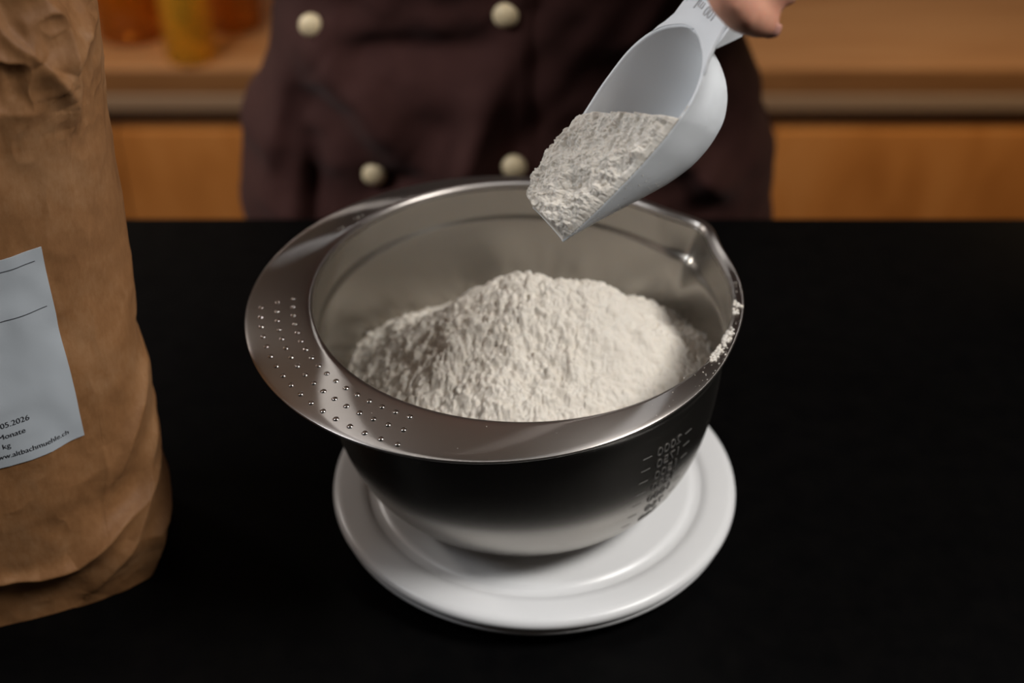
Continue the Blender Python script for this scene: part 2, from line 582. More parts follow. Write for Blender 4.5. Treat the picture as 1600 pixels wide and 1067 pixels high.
# grip dimples, three rows of seventeen
dv, df = [], []
nb, na = 5, 14
for i in range(nb):
    q = i / (nb - 1) * PI / 2
    for j in range(na):
        dv.append((0.00150 * math.cos(q) * math.cos(2 * PI * j / na), 0.00150 * math.cos(q) * math.sin(2 * PI * j / na), 0.00085 * math.sin(q) - 0.0001))
df = grid_faces(nb, na, True)
dme = None
for ri, rad in enumerate((0.1180, 0.1262, 0.1345)):
    for k in range(17):
        a = math.radians(184.8 + [0.0, 0.6, 1.2][ri] + (59.0) * k / 16)
        if dme is None:
            d0 = mesh('grip_dimple', dv, df, rim, M['dimple']); dme = d0.data; d = d0
        else:
            d = bpy.data.objects.new('grip_dimple', dme); COL.objects.link(d); d.parent = rim
        rad2 = rad + 0.0010 * math.sin(k / 16 * PI)
        d.location = (rad2 * math.cos(a), rad2 * math.sin(a), rim_z(rad2, a))


# stamped volume marks on the outside, pressed from inside so they read mirrored
def on_outer(phi, z, off=0.0):
    r = float(bowl_r(z)) + off
    return (r * math.cos(phi), r * math.sin(phi), z)


PM = math.radians(-47)
marks = [(0.0835, '2000'), (0.0752, '1750'), (0.0668, '1500'), (0.0582, '1250'), (0.0492, '1000'), (0.0400, '750'), (0.0305, '500')]
for zc, t in marks:
    me = text_mesh(t, 0.0088, 0.00015, -0.00005)
    xs = [v.co.x for v in me.vertices]
    cx = (min(xs) + max(xs)) / 2
    rloc = float(bowl_r(zc))
    for v in me.vertices:
        x, y, z = v.co.x - cx, v.co.y - 0.003, v.co.z
        x *= 1.05
        phi = PM - x / rloc          # minus: mirrored seen from outside
        # local slope of the wall: climb by arc length
        zz = zc + y * 0.9
        v.co = Vector(on_outer(phi, zz, 0.00012 + z))
    o = link('volume_mark', me, bowl, M['stamp'], False)
    o['label'] = 'stamped volume figure ' + t + ' seen mirrored'
    for s in (-1, 1):
        vv, ff = [], []
        n = 6
        for k in range(n):
            phi = PM + s * (0.0122 + 0.0056 * k / (n - 1)) / rloc
            for dz, of in ((-0.00017, 0.0), (-0.00008, 0.00016), (0.00008, 0.00016), (0.00017, 0.0)):
                vv.append(on_outer(phi, zc + dz, of))
        ff = grid_faces(n, 4)
        mesh('tick_mark', vv, ff, bowl, M['stamp'])

# ------------------------------------------------------------------ flour in the bowl
NZ1, NZ2, NZ3 = Noise(3), Noise(5), Noise(8)
G = 440
gx, gy = np.meshgrid(np.linspace(-0.112, 0.112, G), np.linspace(-0.112, 0.112, G), indexing='ij')
rad = np.hypot(gx, gy)
# crest of the heap in bowl coordinates: a short ridge running right from the peak
PX, PY = 0.004, 0.020
ax_ = np.clip(gx - PX, 0, 0.030)
dx, dy = gx - PX, gy - PY
ex, ey = dx - ax_, dy + 0.10 * ax_
d = np.hypot(ex, ey)
ang = np.arctan2(ey, ex)
base = 0.049 + 0.004 * NZ2.f(gx * 22, gy * 22, 3)
base += 0.018 * np.exp(-((gx + 0.062) / 0.026) ** 2 - ((gy - 0.045) / 0.020) ** 2) + 0.014 * np.exp(-((gx - 0.082) / 0.022) ** 2 - ((gy - 0.02) / 0.030) ** 2)
slope = 0.70 + 0.22 * np.maximum(np.sin(ang), 0) - 0.15 * np.maximum(-np.sin(ang), 0)
slope = slope * (1 + 0.07 * NZ2.f(np.cos(ang) * 2.2 + 4, np.sin(ang) * 2.2 + 9, 3))
cone = 0.1205 - 0.16 * ax_ - slope * (np.sqrt(d ** 2 + 0.008 ** 2) - 0.004)
cone = cone + 0.0030 * NZ3.f(gx * 40, gy * 40, 3) * sstep(0.0, 0.03, d)
h = np.logaddexp(cone / 0.003, base / 0.003) * 0.003
# ridge along the heap's left flank, smooth slide on its right
rdg = np.exp(-((dy - 0.10 * dx - 0.006) / 0.0050) ** 2) * sstep(-0.095, -0.07, dx) * (1 - sstep(-0.035, -0.012, dx))
h += 0.0050 * rdg
rdg2 = np.exp(-((dy + 0.55 * dx - 0.030) / 0.007) ** 2) * sstep(0.01, 0.03, dx) * (1 - sstep(0.08, 0.1, dx))
h += 0.0035 * rdg2
gul = np.exp(-((dx - 0.004 - 0.08 * dy) / 0.006) ** 2) * (1 - sstep(-0.012, -0.002, dy)) * sstep(-0.09, -0.03, dy)
h -= 0.0022 * gul
smooth_zone = np.exp(-(((dx - 0.050) / 0.024) ** 2 + ((dy + 0.030) / 0.040) ** 2))
rough_amt = 1 - 0.72 * np.maximum(smooth_zone, 0.8 * rdg)
cl = billow(NZ1, gx * 240 + 0.5 * NZ2.n(gx * 300, gy * 300), gy * 240, 3, 0.6)
cl2 = NZ2.f(gx * 75 + 3, gy * 75, 3, 0.55)
cl3 = NZ3.f(gx * 420 + 9, gy * 420, 2, 0.6)
h += rough_amt * (0.0011 * cl + 0.0022 * np.maximum(cl2, -0.25) + 0.0008 * cl3)
# powder creeping up the wall at the far edge
zin = h.copy()
floor_z = np.interp(rad, pin[4:, 0], pin[4:, 1], right=HB)
keep = (h > floor_z - 0.0012) & (rad < 0.1090)
idx = -np.ones((G, G), int)
hh = np.maximum(h, floor_z - 0.0006)
# grow mask by one cell
mask = keep.copy()
mask[1:] |= keep[:-1]; mask[:-1] |= keep[1:]; mask[:, 1:] |= keep[:, :-1]; mask[:, :-1] |= keep[:, 1:]
mask &= rad < 0.1088
ids = np.where(mask)
idx[ids] = np.arange(len(ids[0]))
fv = np.stack([gx[ids], gy[ids], np.where(keep, h, floor_z - 0.0004)[ids]], 1)
ff = []
a_, b_, c_, d_ = idx[:-1, :-1], idx[1:, :-1], idx[1:, 1:], idx[:-1, 1:]
ok = (a_ >= 0) & (b_ >= 0) & (c_ >= 0) & (d_ >= 0)
ff = np.stack([a_[ok], b_[ok], c_[ok], d_[ok]], 1).tolist()
fl = mesh('flour_heap', fv, ff, None, M['flour'], recalc=False)
fl.location = (BX, BY, BZ)
tag(fl, 'heap of off-white flour filling the steel bowl', 'flour', kind='stuff')

# crumbs and dust of flour on the rim
def crumbs(name, pts, label):
    vs, fs = [], []
    bm = bmesh.new(); bmesh.ops.create_icosphere(bm, subdivisions=1, radius=1)
    bv = np.array([v.co[:] for v in bm.verts]); bf = [tuple(v.index for v in f.verts) for f in bm.faces]; bm.free()
    for (x, y, z, s) in pts:
        b0 = len(vs)
        q = bv * s * (0.7 + 0.6 * rng.random((len(bv), 1))) * np.array([1, 1, 0.6])
        vs += (q + np.array([x, y, z + 0.35 * s])).tolist()
        fs += [tuple(b0 + i for i in f) for f in bf]
    o = mesh(name, vs, fs, None, M['flour'])
    o.location = (BX, BY, BZ)
    tag(o, label, 'flour', kind='stuff')


pts = []
def rim_pt(adeg, t, s):
    a = math.radians(adeg)
    i = int(round((a % (2 * PI)) / (2 * PI) * NF)) % NF
    rd = r0[i] + t * max(width[i], 0.004)
    pts.append((rd * math.cos(a), rd * math.sin(a), rim_z(rd, a % (2 * PI)), s))


for c, sd, n in ((-22, 1.1, 50), (-25, 1.0, 60), (-30, 1.2, 60), (-33, 1.0, 40), (-9, 0.9, 24), (-12, 0.7, 14)):
    for _ in range(n):
        rim_pt(c + rng.normal() * sd, 0.12 + abs(rng.normal()) * 0.28, abs(rng.normal()) * 0.0005 + 0.00025)
for _ in range(90):
    rim_pt(-60 + rng.random() * 85, rng.random(), 0.00012 + 0.00022 * rng.random() ** 2)
for _ in range(40):
    rim_pt(rng.random() * 360, rng.random(), 0.0001 + 0.0002 * rng.random() ** 2)
for a in (141, 142.5, 149): rim_pt(a, 0.25, 0.0006); rim_pt(a + 1, 0.3, 0.0004)
crumbs('flour_dust', pts, 'scattered flour crumbs on the bowl rim, thickest at its right side')

# ------------------------------------------------------------------ paper bag
AB = math.radians(20)
C0 = Vector((-0.1875, -0.0572, 0))
S = Vector((-math.cos(AB), -math.sin(AB), 0)); NN = Vector((math.sin(AB), -math.cos(AB), 0))
NB = Noise(21); NB2 = Noise(23)
BAG_H = 0.46
A_MID = 0.150


def right_edge(z):       # silhouette of the bag's right side, towards -s
    return np.interp(z, [0, 0.012, 0.038, 0.068, 0.10, 0.14, 0.18, 0.23, 0.26, 0.31, 0.335, 0.37, 0.42, 0.46], [0.001, -0.002, -0.0085, -0.0135, -0.0150, -0.0155, -0.0165, -0.0180, -0.0190, -0.0200, -0.0195, -0.014, -0.009, -0.007])


def seg_dist(s, z, p, q):
    px, pz = p; qx, qz = q
    vx, vz = qx - px, qz - pz
    t = np.clip(((s - px) * vx + (z - pz) * vz) / (vx * vx + vz * vz), 0, 1)
    cxx, czz = px + t * vx, pz + t * vz
    sd = ((s - px) * vz - (z - pz) * vx) / math.hypot(vx, vz)
    return np.hypot(s - cxx, z - czz), sd, t


# creases: polylines in (s, z), height of ridge, width of the sharp side / soft side
CREASES = [
    ([(0.10, 0.042), (0.0595, 0.0359), (0.0415, 0.0376), (0.0181, 0.0517), (0.0042, 0.0572), (-0.008, 0.067)], 0.0042, 0.0035, 0.010),
    ([(0.0382, 0.0097), (0.0239, 0.0261), (0.0121, 0.0384), (0.0042, 0.0560)], 0.0034, 0.003, 0.008),
    ([(0.0076, 0.0013), (0.0020, 0.022), (0.0013, 0.0325), (-0.0076, 0.0434), (-0.0125, 0.052)], 0.0034, 0.003, 0.007),
    ([(0.014, 0.0769), (0.0047, 0.0955), (-0.0055, 0.1112), (-0.0145, 0.1271)], 0.0030, 0.003, 0.009),
    ([(0.0042, 0.0572), (-0.004, 0.075), (-0.0125, 0.090)], 0.0026, 0.003, 0.007),
    ([(0.022, 0.062), (0.017, 0.085), (0.016, 0.10)], 0.0012, 0.003, 0.007),
    ([(-0.0029, 0.322), (-0.0006, 0.2974), (-0.0021, 0.2913), (0.0007, 0.2720)], 0.0040, 0.003, 0.008),
    ([(-0.0141, 0.3154), (-0.006, 0.304), (0.000, 0.2975)], 0.0034, 0.003, 0.006),
    ([(0.0103, 0.3078), (0.005, 0.2954), (0.0007, 0.2850)], 0.0030, 0.003, 0.006),
    ([(0.030, 0.34), (0.018, 0.318), (0.0103, 0.3078)], 0.0030, 0.004, 0.009),
    ([(0.01, 0.345), (0.002, 0.330), (-0.003, 0.318)], 0.0030, 0.003, 0.008),
    ([(0.050, 0.310), (0.030, 0.290), (0.012, 0.284)], 0.0016, 0.004, 0.010),
]


def crease_h(s, z):
    out = np.zeros_like(s)
    for poly, hgt, w1, w2 in CREASES:
        best = np.full_like(s, 9.0); bsd = np.zeros_like(s); fade = np.zeros_like(s)
        nseg = len(poly) - 1
        for i in range(nseg):
            d, sd, t = seg_dist(s, z, poly[i], poly[i + 1])
            m = d < best
            best = np.where(m, d, best); bsd = np.where(m, sd, bsd)
            fade = np.where(m, (i + t) / nseg, fade)
        wdt = np.where(bsd > 0, w1, w2)
        env = np.sin(np.clip(fade * 0.9 + 0.05, 0, 1) * PI) ** 0.6
        out += 1.9 * hgt * env * np.exp(-(np.sqrt(best ** 2 + 0.0011 ** 2) - 0.0011) / wdt)
    return out


def bag_pt(th, z):
    """th: angle round the bag, 0 = right side, -90 deg = front. returns (s, n)"""
    re = right_edge(z)
    A = A_MID + (-re - 0.0) * 1.0 - 0.004
    cs = A_MID - 0.004                          # centre in s
    p = 2.5 + 3.5 * (1 - sstep(0.0, 0.07, z)) + 0.3 * sstep(0.30, 0.44, z)
    B = 0.055 + 0.015 * sstep(0.0, 0.08, z) - 0.052 * sstep(0.30, BAG_H, z) ** 1.3
    c, s_ = np.cos(th), np.sin(th)
    x = np.sign(c) * np.abs(c) ** (2 / p) * A
    y = np.sign(s_) * np.abs(s_) ** (2 / p) * B
    s = cs - x
    n = -0.055 - y                              # y<0 is the front
    return s, n


def bag_surface(th, z, extra=0.0):
    th = np.asarray(th, float); z = np.asarray(z, float)
    s, n = bag_pt(th, z)
    e = 1e-3
    s1, n1 = bag_pt(th + e, z); s2, n2 = bag_pt(th - e, z)
    tx, tn = s1 - s2, n1 - n2
    ln = np.hypot(tx, tn) + 1e-12
    nx, ny = tn / ln, -tx / ln
    # make it point outward
    sg = np.sign(nx * (s - A_MID) + ny * (n + 0.055)); nx *= sg; ny *= sg
    front = sstep(-0.2, 0.3, -np.sin(th) + 0.25)
    dsp = crease_h(s, z) * front
    dsp += 0.0016 * NB.f(s * 22 + n * 15, z * 16, 3) * sstep(0, 0.03, z)
    rd = NB2.f(s * 34 + n * 30, z * 30 + 5, 3)
    top = sstep(0.25, 0.33, z)
    dsp += (0.0008 + 0.0042 * top) * (0.35 - np.abs(rd))
    dsp += extra
    s = s + nx * dsp; n = n + ny * dsp
    P = np.stack([C0.x + S.x * s + NN.x * n, C0.y + S.y * s + NN.y * n, z + 0 * s], -1)
    return P


bag = empty('flour_bag', (0, 0, 0))
tag(bag, 'tall brown kraft paper flour bag with white label at left', 'paper bag')
NTH, NZB = 700, 460
ths = np.linspace(-PI, PI, NTH, endpoint=False)
# denser on the visible right/front corner
ths = ths - 0.70 * np.sin(ths + 0.8) 
zs = np.concatenate([np.linspace(0, 0.13, 230, endpoint=False), np.linspace(0.13, 0.25, 60, endpoint=False), np.linspace(0.25, 0.35, 130), np.linspace(0.352, BAG_H, 40)])
TT, ZZ = np.meshgrid(ths, zs)
P = bag_surface(TT, ZZ)
P[0, :, 2] = 0.0005
vsb = P.reshape(-1, 3)
fsb = grid_faces(NZB, NTH, True)
fsb.append(tuple(range(NTH))); fsb.append(tuple(range((NZB - 1) * NTH, NZB * NTH)))
o = mesh('paper_sack', vsb, fsb, bag, M['kraft'])
# sewn closure strip on top
vs_, fs_ = [], []
for k in range(41):
    s = -0.004 + 0.302 * k / 40
    wob = 0.0015 * math.sin(k * 0.7)
    for n_, z_ in ((0.004 - 0.055, BAG_H - 0.004), (0.005 - 0.055, BAG_H + 0.028), (-0.005 - 0.055, BAG_H + 0.028), (-0.004 - 0.055, BAG_H - 0.004)):
        q = C0 + S * s + NN * (n_ + wob); vs_.append((q.x, q.y, z_))
fs_ = grid_faces(41, 4, True) + [(0, 1, 2, 3), (160, 161, 162, 163)]
o = mesh('closure_strip', vs_, fs_, bag, M['kraft'], False)


# front-surface lookup: s -> theta at height z
def on_bag(s, z, off):
    s = np.asarray(s, float); z = np.asarray(z, float)
    A = A_MID - right_edge(z) - 0.004
    p = 2.5 + 3.5 * (1 - sstep(0.0, 0.07, z)) + 0.3 * sstep(0.30, 0.44, z)
    x = (A_MID - 0.004 - s) / A
    th = -np.arccos(np.clip(np.sign(x) * np.abs(x) ** (p / 2), -1, 1))
    return bag_surface(th, z, off)


# apparent (s, z) was measured on the flat front plane; the label sits on the bulge
LS0, LS1 = 0.0232, 0.150
LZ0, LZ1 = 0.112, 0.2215
nu, nv = 40, 34
us, vz = np.meshgrid(np.linspace(LS0, LS1, nu), np.linspace(LZ0, LZ1, nv), indexing='ij')
F_ = on_bag(us, vz, 0.0008).reshape(-1, 3); Bk = on_bag(us, vz, 0.0003).reshape(-1, 3)
nF = len(F_)
fs_ = grid_faces(nu, nv) + [tuple(reversed([i + nF for i in f])) for f in grid_faces(nu, nv)]
bord = [i * nv for i in range(nu)] + [(nu - 1) * nv + j for j in range(1, nv)] + [i * nv + nv - 1 for i in range(nu - 2, -1, -1)] + [j for j in range(nv - 2, 0, -1)]
fs_ += [(bord[k], bord[(k + 1) % len(bord)], bord[(k + 1) % len(bord)] + nF, bord[k] + nF) for k in range(len(bord))]
lab = mesh('paper_label', np.concatenate([F_, Bk]), fs_, bag, M['label'])
lab.data.set_sharp_from_angle(angle=0.7)
lab['label'] = 'white printed paper label'


def label_text(txt, s_right, z_base, size):
    me = text_mesh(txt, size)
    bm = bmesh.new(); bm.from_mesh(me)
    bmesh.ops.triangulate(bm, faces=bm.faces[:])
    bm.to_mesh(me); bm.free()
    xs = np.array([v.co.x for v in me.vertices]); ys = np.array([v.co.y for v in me.vertices])
    s = s_right + (xs.max() - xs); z = z_base + ys
    Pp = on_bag(s, z, 0.00105)
    for v, p in zip(me.vertices, Pp): v.co = Vector(p)
    o = link('printed_text', me, lab, M['ink'], False)
    o['label'] = 'line of small black print'


label_text('05.2026', 0.0455, 0.1345, 0.0042)
label_text('Monate', 0.0486, 0.1285, 0.0042)
label_text('kg', 0.0565, 0.1228, 0.0042)
label_text('www.altbachmuehle.ch', 0.0300, 0.1172, 0.0039)
for (sa, sb_, zr) in ((0.0270, 0.140, 0.2155), (0.0262, 0.140, 0.1905)):
    ss = np.linspace(sa, sb_, 60)
    a = on_bag(ss, np.full(60, zr - 0.00018), 0.00105); b = on_bag(ss, np.full(60, zr + 0.00018), 0.00105)
    vv = np.concatenate([a, b])
    mesh('printed_rule', vv, [(i, i + 1, 61 + i, 60 + i) for i in range(59)], lab, M['ink'], False)

# ------------------------------------------------------------------ scoop
cr = Vector((1, 0, 0)); cf = Vector((0, math.cos(PITCH), -math.sin(PITCH))); cu_ = Vector((0, math.sin(PITCH), math.cos(PITCH)))
def px(x, y, dep): return CAM + cf * dep + cr * ((x - 800) / 2222.2 * dep) - cu_ * ((y - 533.5) / 2222.2 * dep)
def cvec(x, y, z): return (cr * x + cu_ * y - cf * z)


Uv = cvec(-0.588, -0.772, -0.249).normalized()
Vv = cvec(0.405, -0.582, 0.70)
Vv = (Vv - Uv * Vv.dot(Uv)).normalized()
Wv = Uv.cross(Vv).normalized()
if Wv.dot(cf) > 0: Wv = -Wv
SO = px(1086, 43, 0.600)                       # middle of the scoop's rear rim
LS = 0.105
scoop = empty('flour_scoop', SO)
scoop.matrix_world = Matrix(((Uv.x, Vv.x, Wv.x, SO.x), (Uv.y, Vv.y, Wv.y, SO.y), (Uv.z, Vv.z, Wv.z, SO.z), (0, 0, 0, 1)))
tag(scoop, 'translucent white plastic scoop held over the bowl', 'scoop')


def sc_a(u):   # half width at rim
    t = np.asarray(u, float) / LS
    front_ = np.interp(t, [0.30, 0.42, 0.6, 0.8, 0.93, 0.98, 1.0], [0.0274, 0.0275, 0.0253, 0.0212, 0.0178, 0.0162, 0.0142])
    back_ = 0.0274 * np.sqrt(np.maximum(1 - (1 - np.minimum(t, 0.30) / 0.30) ** 2, 0))
    return np.where(t < 0.30, back_, front_)


def sc_d(u):   # depth under the rim
    t = u / LS
    return np.interp(t, [0, 0.02, 0.06, 0.12, 0.22, 0.34, 0.45, 0.55, 0.7, 0.85, 0.96, 1.0], [0.0, 0.010, 0.020, 0.0290, 0.0365, 0.0390, 0.0380, 0.0340, 0.0240, 0.0125, 0.0045, 0.0022])


def sm(f, u):
    e = np.minimum(0.0035, np.asarray(u) * 0.9)
    return sum(f(np.clip(u + k * e, 0, LS)) for k in (-1, -0.5, 0, 0.5, 1)) / 5


def scoop_floor(u, v):
    a = np.maximum(sm(sc_a, u), 1e-4); dd = sm(sc_d, u)
    q = np.clip(np.abs(v) / a, 0, 1)
    return -dd * (1 - q ** 2.7) ** (1 / 2.0)


NU, NV = 110, 64
uu = LS * (np.linspace(0, 1, NU) ** 1.25)
ps = np.linspace(-1, 1, NV)
def scoop_shell(inset):
    vs = []
    for u in uu:
        a = float(sm(sc_a, np.array(u))) - inset; dd = float(sm(sc_d, np.array(u))) - inset
        a = max(a, 0.0004); dd = max(dd, 0.0003)
        for q in ps:
            an = q * PI / 2
            sx_ = math.sin(an)
            vq = math.copysign(abs(sx_) ** (2 / 2.7) if abs(sx_) > 1e-9 else 0, sx_)
            vs.append((u + inset * (1 - float(sstep(0.0, 0.35, u / LS))), a * vq, -dd * max(math.cos(an), 0) ** 1.0))
    return np.array(vs)


outer = scoop_shell(0.0); inner = scoop_shell(0.0013)
nO = len(outer)
fs_ = grid_faces(NU, NV) + [tuple(reversed([i + nO for i in f])) for f in grid_faces(NU, NV)]
bord = [i * NV for i in range(NU)] + [(NU - 1) * NV + j for j in range(1, NV)] + [i * NV + NV - 1 for i in range(NU - 2, -1, -1)] + [j for j in range(NV - 2, 0, -1)]
fs_ += [(bord[k], bord[(k + 1) % len(bord)], bord[(k + 1) % len(bord)] + nO, bord[k] + nO) for k in range(len(bord))]
o = mesh('scoop_bowl', np.concatenate([outer, inner]), fs_, scoop, M['scoop'])
# handle: channel section running back from the rear rim
HL = 0.075
nh, nvh = 30, 25
def hw_(t): return np.interp(t, [0, 0.06, 0.14, 0.25, 0.5, 1.0], [0.0225, 0.0200, 0.0172, 0.0150, 0.0128, 0.0118])
aa = np.linspace(0, LS * 0.3, 200); av = sm(sc_a, aa)
top_, bot_ = [], []
for i in range(nh):
    t = i / (nh - 1)
    for j in range(nvh):
        q = (j / (nvh - 1) - 0.5) * 2
        a = float(hw_(t)); v = q * a
        v0 = q * 0.0225
        ub = float(np.interp(abs(v0), av, aa)) + 0.0006        # mouth outline
        v = v0 * (1 - sstep(0, 0.06, t)) + v * sstep(0, 0.06, t)
        u = ub * (1 - t) - HL * t
        top_.append((u, v, 0.0004 - 0.0008 * (abs(q) > 0.99))); bot_.append((u, v, -0.0011))
nT = len(top_)
fh = [tuple(reversed(f)) for f in grid_faces(nh, nvh)] + [tuple(i + nT for i in f) for f in grid_faces(nh, nvh)]
bord = [i * nvh for i in range(nh)] + [(nh - 1) * nvh + j for j in range(1, nvh)] + [i * nvh + nvh - 1 for i in range(nh - 2, -1, -1)] + [j for j in range(nvh - 2, 0, -1)]
fh += [(bord[k], bord[(k + 1) % len(bord)], bord[(k + 1) % len(bord)] + nT, bord[k] + nT) for k in range(len(bord))]
vh = top_ + bot_
for sgn in (-1, 1):                                # side walls of the channel
    b0 = len(vh); m_ = 24
    for i in range(m_):
        t = 0.02 + 0.98 * i / (m_ - 1)
        a = float(min(hw_(t), 0.0172)); u = -HL * t + 0.003 * (1 - t)
        wl = float(np.interp(t, [0.02, 0.15, 1], [0.0015, 0.0090, 0.0075]))
        for vv_, ww_ in ((a, -0.0005), (a, -wl), (a - 0.0014, -wl), (a - 0.0014, -0.0005)): vh.append((u, sgn * vv_, ww_))
    fh += grid_faces(m_, 4, True, b0) + [(b0, b0 + 1, b0 + 2, b0 + 3), tuple(b0 + (m_ - 1) * 4 + k for k in range(4))]
o = mesh('handle', vh, fh, scoop, M['scoop'], False)
o['label'] = 'channel-shaped plastic handle'
me = text_mesh('100 ml', 0.0066, 0.0002)
xs = [v.co.x for v in me.vertices]; cxm = (min(xs) + max(xs)) / 2
for v in me.vertices:
    x, y, z = v.co.x - cxm, v.co.y, v.co.z
    v.co = Vector((-0.0105 + y, -x * 0.86 - 0.001, 0.0005 + z))
o = link('volume_mark', me, o, M['scoop_mark'], False)
o['label'] = 'moulded figure 100 ml'

# flour heaped in the scoop
GU, GV = 300, 190
tu = np.linspace(0.12, 0.995, GU); tv = np.linspace(-1, 1, GV)
TU, TV = np.meshgrid(tu, tv, indexing='ij')
u_ = TU * LS
a_in = np.maximum(sm(sc_a, u_) - 0.0006, 0.001)
v_ = TV * a_in
fl_ = scoop_floor(u_, v_ * 0.985) + 0.0011
back = 0.36 - 0.13 * TV                         # where the flour starts
rise = sstep(-0.03, 0.10, TU - back)
hgt = -0.046 + 0.049 * rise
prof_tip = 1 - sstep(0.955, 1.0, TU)
hgt = np.where(TU > 0.4, 0.0035 + 0.0045 * sstep(0.55, 0.85, TU) , hgt) if False else hgt
mound = (0.0025 + 0.0060 * sstep(0.5, 0.82, TU)) * (1 - np.abs(TV) ** 2.2)
hgt = hgt + mound * rise
hgt = hgt - 0.0042 * np.exp(-((TV - 0.40) / 0.22) ** 2 - ((TU - 0.80) / 0.07) ** 2)
hgt = hgt + 0.0050 * np.exp(-((TV + 0.75) / 0.35) ** 2 - ((TU - 0.80) / 0.12) ** 2)
NF1, NF2 = Noise(31), Noise(32)
nzv = billow(NF1, u_ * 380 + 0.5 * NF2.n(u_ * 500, v_ * 500), v_ * 380, 3, 0.6); nz2 = NF2.f(u_ * 130, v_ * 130, 3, 0.55)
edge = np.clip((1 - np.abs(TV)) / 0.10, 0, 1)
over = sstep(0.45, 0.62, TU) * (1 - sstep(-0.75, -0.1, TV))
top_cap = 0.0014 + 0.0042 * edge ** 0.7 + 0.006 * edge + over * 0.0034
hgt = np.minimum(hgt, top_cap)
hgt = hgt + (0.00085 * nzv + 0.0014 * nz2) * (0.35 + 0.65 * rise) * (0.25 + 0.75 * edge)
hgt = hgt * prof_tip + (fl_ + 0.0008) * (1 - prof_tip)
hs = np.maximum(hgt, fl_ - 0.0007)
hs = np.where(hgt < fl_, fl_ - 0.0007, hs)
hs = np.where(np.abs(TV) > 0.985, np.minimum(hs, -0.0012), hs)        # skirt down inside the rim
vv = np.stack([u_, v_, hs], -1).reshape(-1, 3)
ffs = np.array(grid_faces(GU, GV))
# drop cells that lie wholly under the scoop's inner wall
under = (hgt < fl_ - 0.0003).reshape(-1)
ffs = ffs[~(under[ffs].any(axis=1))]
# dusting of crumbs on the scoop's rim and outer wall
bm = bmesh.new(); bmesh.ops.create_icosphere(bm, subdivisions=1, radius=1)
bv = np.array([v.co[:] for v in bm.verts]); bf = np.array([[v.index for v in f.verts] for f in bm.faces]); bm.free()
vv = list(vv); dust = []
for k in range(700):
    t = 0.25 + 0.73 * rng.random()
    u = t * LS
    if k < 330:
        q, sz = 1.0, 0.00012 + 0.0003 * rng.random() ** 2
    else:
        t = 0.45 + 0.53 * rng.random() ** 0.7; u = t * LS
        q, sz = 0.99 - 0.5 * rng.random() ** 1.5, 0.00006 + 0.00016 * rng.random() ** 2
    a = float(sm(sc_a, np.array(u))); dd = float(sm(sc_d, np.array(u)))
    an = q * PI / 2
    c = np.array([u, (a - (0.0007 if q == 1.0 else 0.0)) * math.sin(an) ** (2 / 2.7), -dd * math.cos(an) + (0.0001 if q == 1.0 else 0)])
    b0 = len(vv)
    vv += list(bv * sz * (0.7 + 0.6 * rng.random((len(bv), 1))) + c)
    dust += (bf + b0).tolist()
sf = mesh('scooped_flour', vv, ffs[:, ::-1].tolist() + dust, None, M['flour'], recalc=False)
sf.matrix_world = scoop.matrix_world.copy()
tag(sf, 'lumpy off-white flour heaped in the plastic scoop', 'flour', kind='stuff')

# ------------------------------------------------------------------ person
class Caps:
    def __init__(self): self.v = []; self.f = []


def capsule(cb, p0, r0_, p1, r1_, seg=18):
    """tapered limb segment with round ends, as one closed lathe about its axis"""
    p0 = Vector(p0); p1 = Vector(p1)
    ax = p1 - p0
    ln = max(ax.length, 1e-6)
    q = ax.to_track_quat('Z', 'Y')
    rows = [(0.0, -r0_)] + [(r0_ * math.cos(a), r0_ * math.sin(a)) for a in np.linspace(-PI / 2, 0, 7)[1:]]
    rows += [(r1_ * math.cos(a), ln + r1_ * math.sin(a)) for a in np.linspace(0, PI / 2, 7)[:-1]] + [(0.0, ln + r1_)]
    b0 = len(cb.v)
    for r, z in rows:
        r = max(r, 1e-5)
        for k in range(seg):
            cb.v.append(p0 + q @ Vector((r * math.cos(2 * PI * k / seg), r * math.sin(2 * PI * k / seg), z)))
    cb.f += grid_faces(len(rows), seg, True, b0)
    cb.f += [tuple(range(b0, b0 + seg))[::-1], tuple(range(b0 + (len(rows) - 1) * seg, b0 + len(rows) * seg))]


def chain(bm, nodes, seg=18):
    for (a, ra), (b, rb) in zip(nodes[:-1], nodes[1:]): capsule(bm, a, ra, b, rb, seg)


TY = 0.475      # torso axis
bm = Caps()
# left hand (image right): fingers close over the handle
wr = px(1165, -330, 0.625)
ix = [(px(1118, -150, 0.560), 0.0100), (px(1124, -62, 0.546), 0.0102), (px(1144, -6, 0.545), 0.0097), (px(1164, 19, 0.548), 0.0091), (px(1182, 29, 0.552), 0.0080), (px(1194, 35, 0.555), 0.0068)]
mid = [(px(1150, -190, 0.560), 0.0100), (px(1160, -110, 0.544), 0.0102), (px(1186, -54, 0.544), 0.0092), (px(1208, -24, 0.549), 0.0080), (px(1230, -13, 0.555), 0.0060)]
rng_ = [(px(1182, -225, 0.564), 0.0096), (px(1200, -160, 0.549), 0.0096), (px(1228, -112, 0.550), 0.0086), (px(1252, -88, 0.556), 0.0070), (px(1270, -78, 0.562), 0.0052)]
pin_ = [(px(1212, -258, 0.572), 0.0086), (px(1232, -206, 0.560), 0.0086), (px(1256, -165, 0.562), 0.0076), (px(1276, -146, 0.568), 0.0062), (px(1290, -138, 0.572), 0.0048)]
thb = [(px(1120, -250, 0.612), 0.0135), (px(1095, -150, 0.615), 0.0125), (px(1090, -80, 0.606), 0.0108), (px(1106, -30, 0.602), 0.0085)]
for ch in (ix, mid, rng_, pin_):
    chain(bm, ch)
    capsule(bm, wr, 0.017, ch[0][0], ch[0][1] + 0.003)
chain(bm, [(wr, 0.018)] + thb)
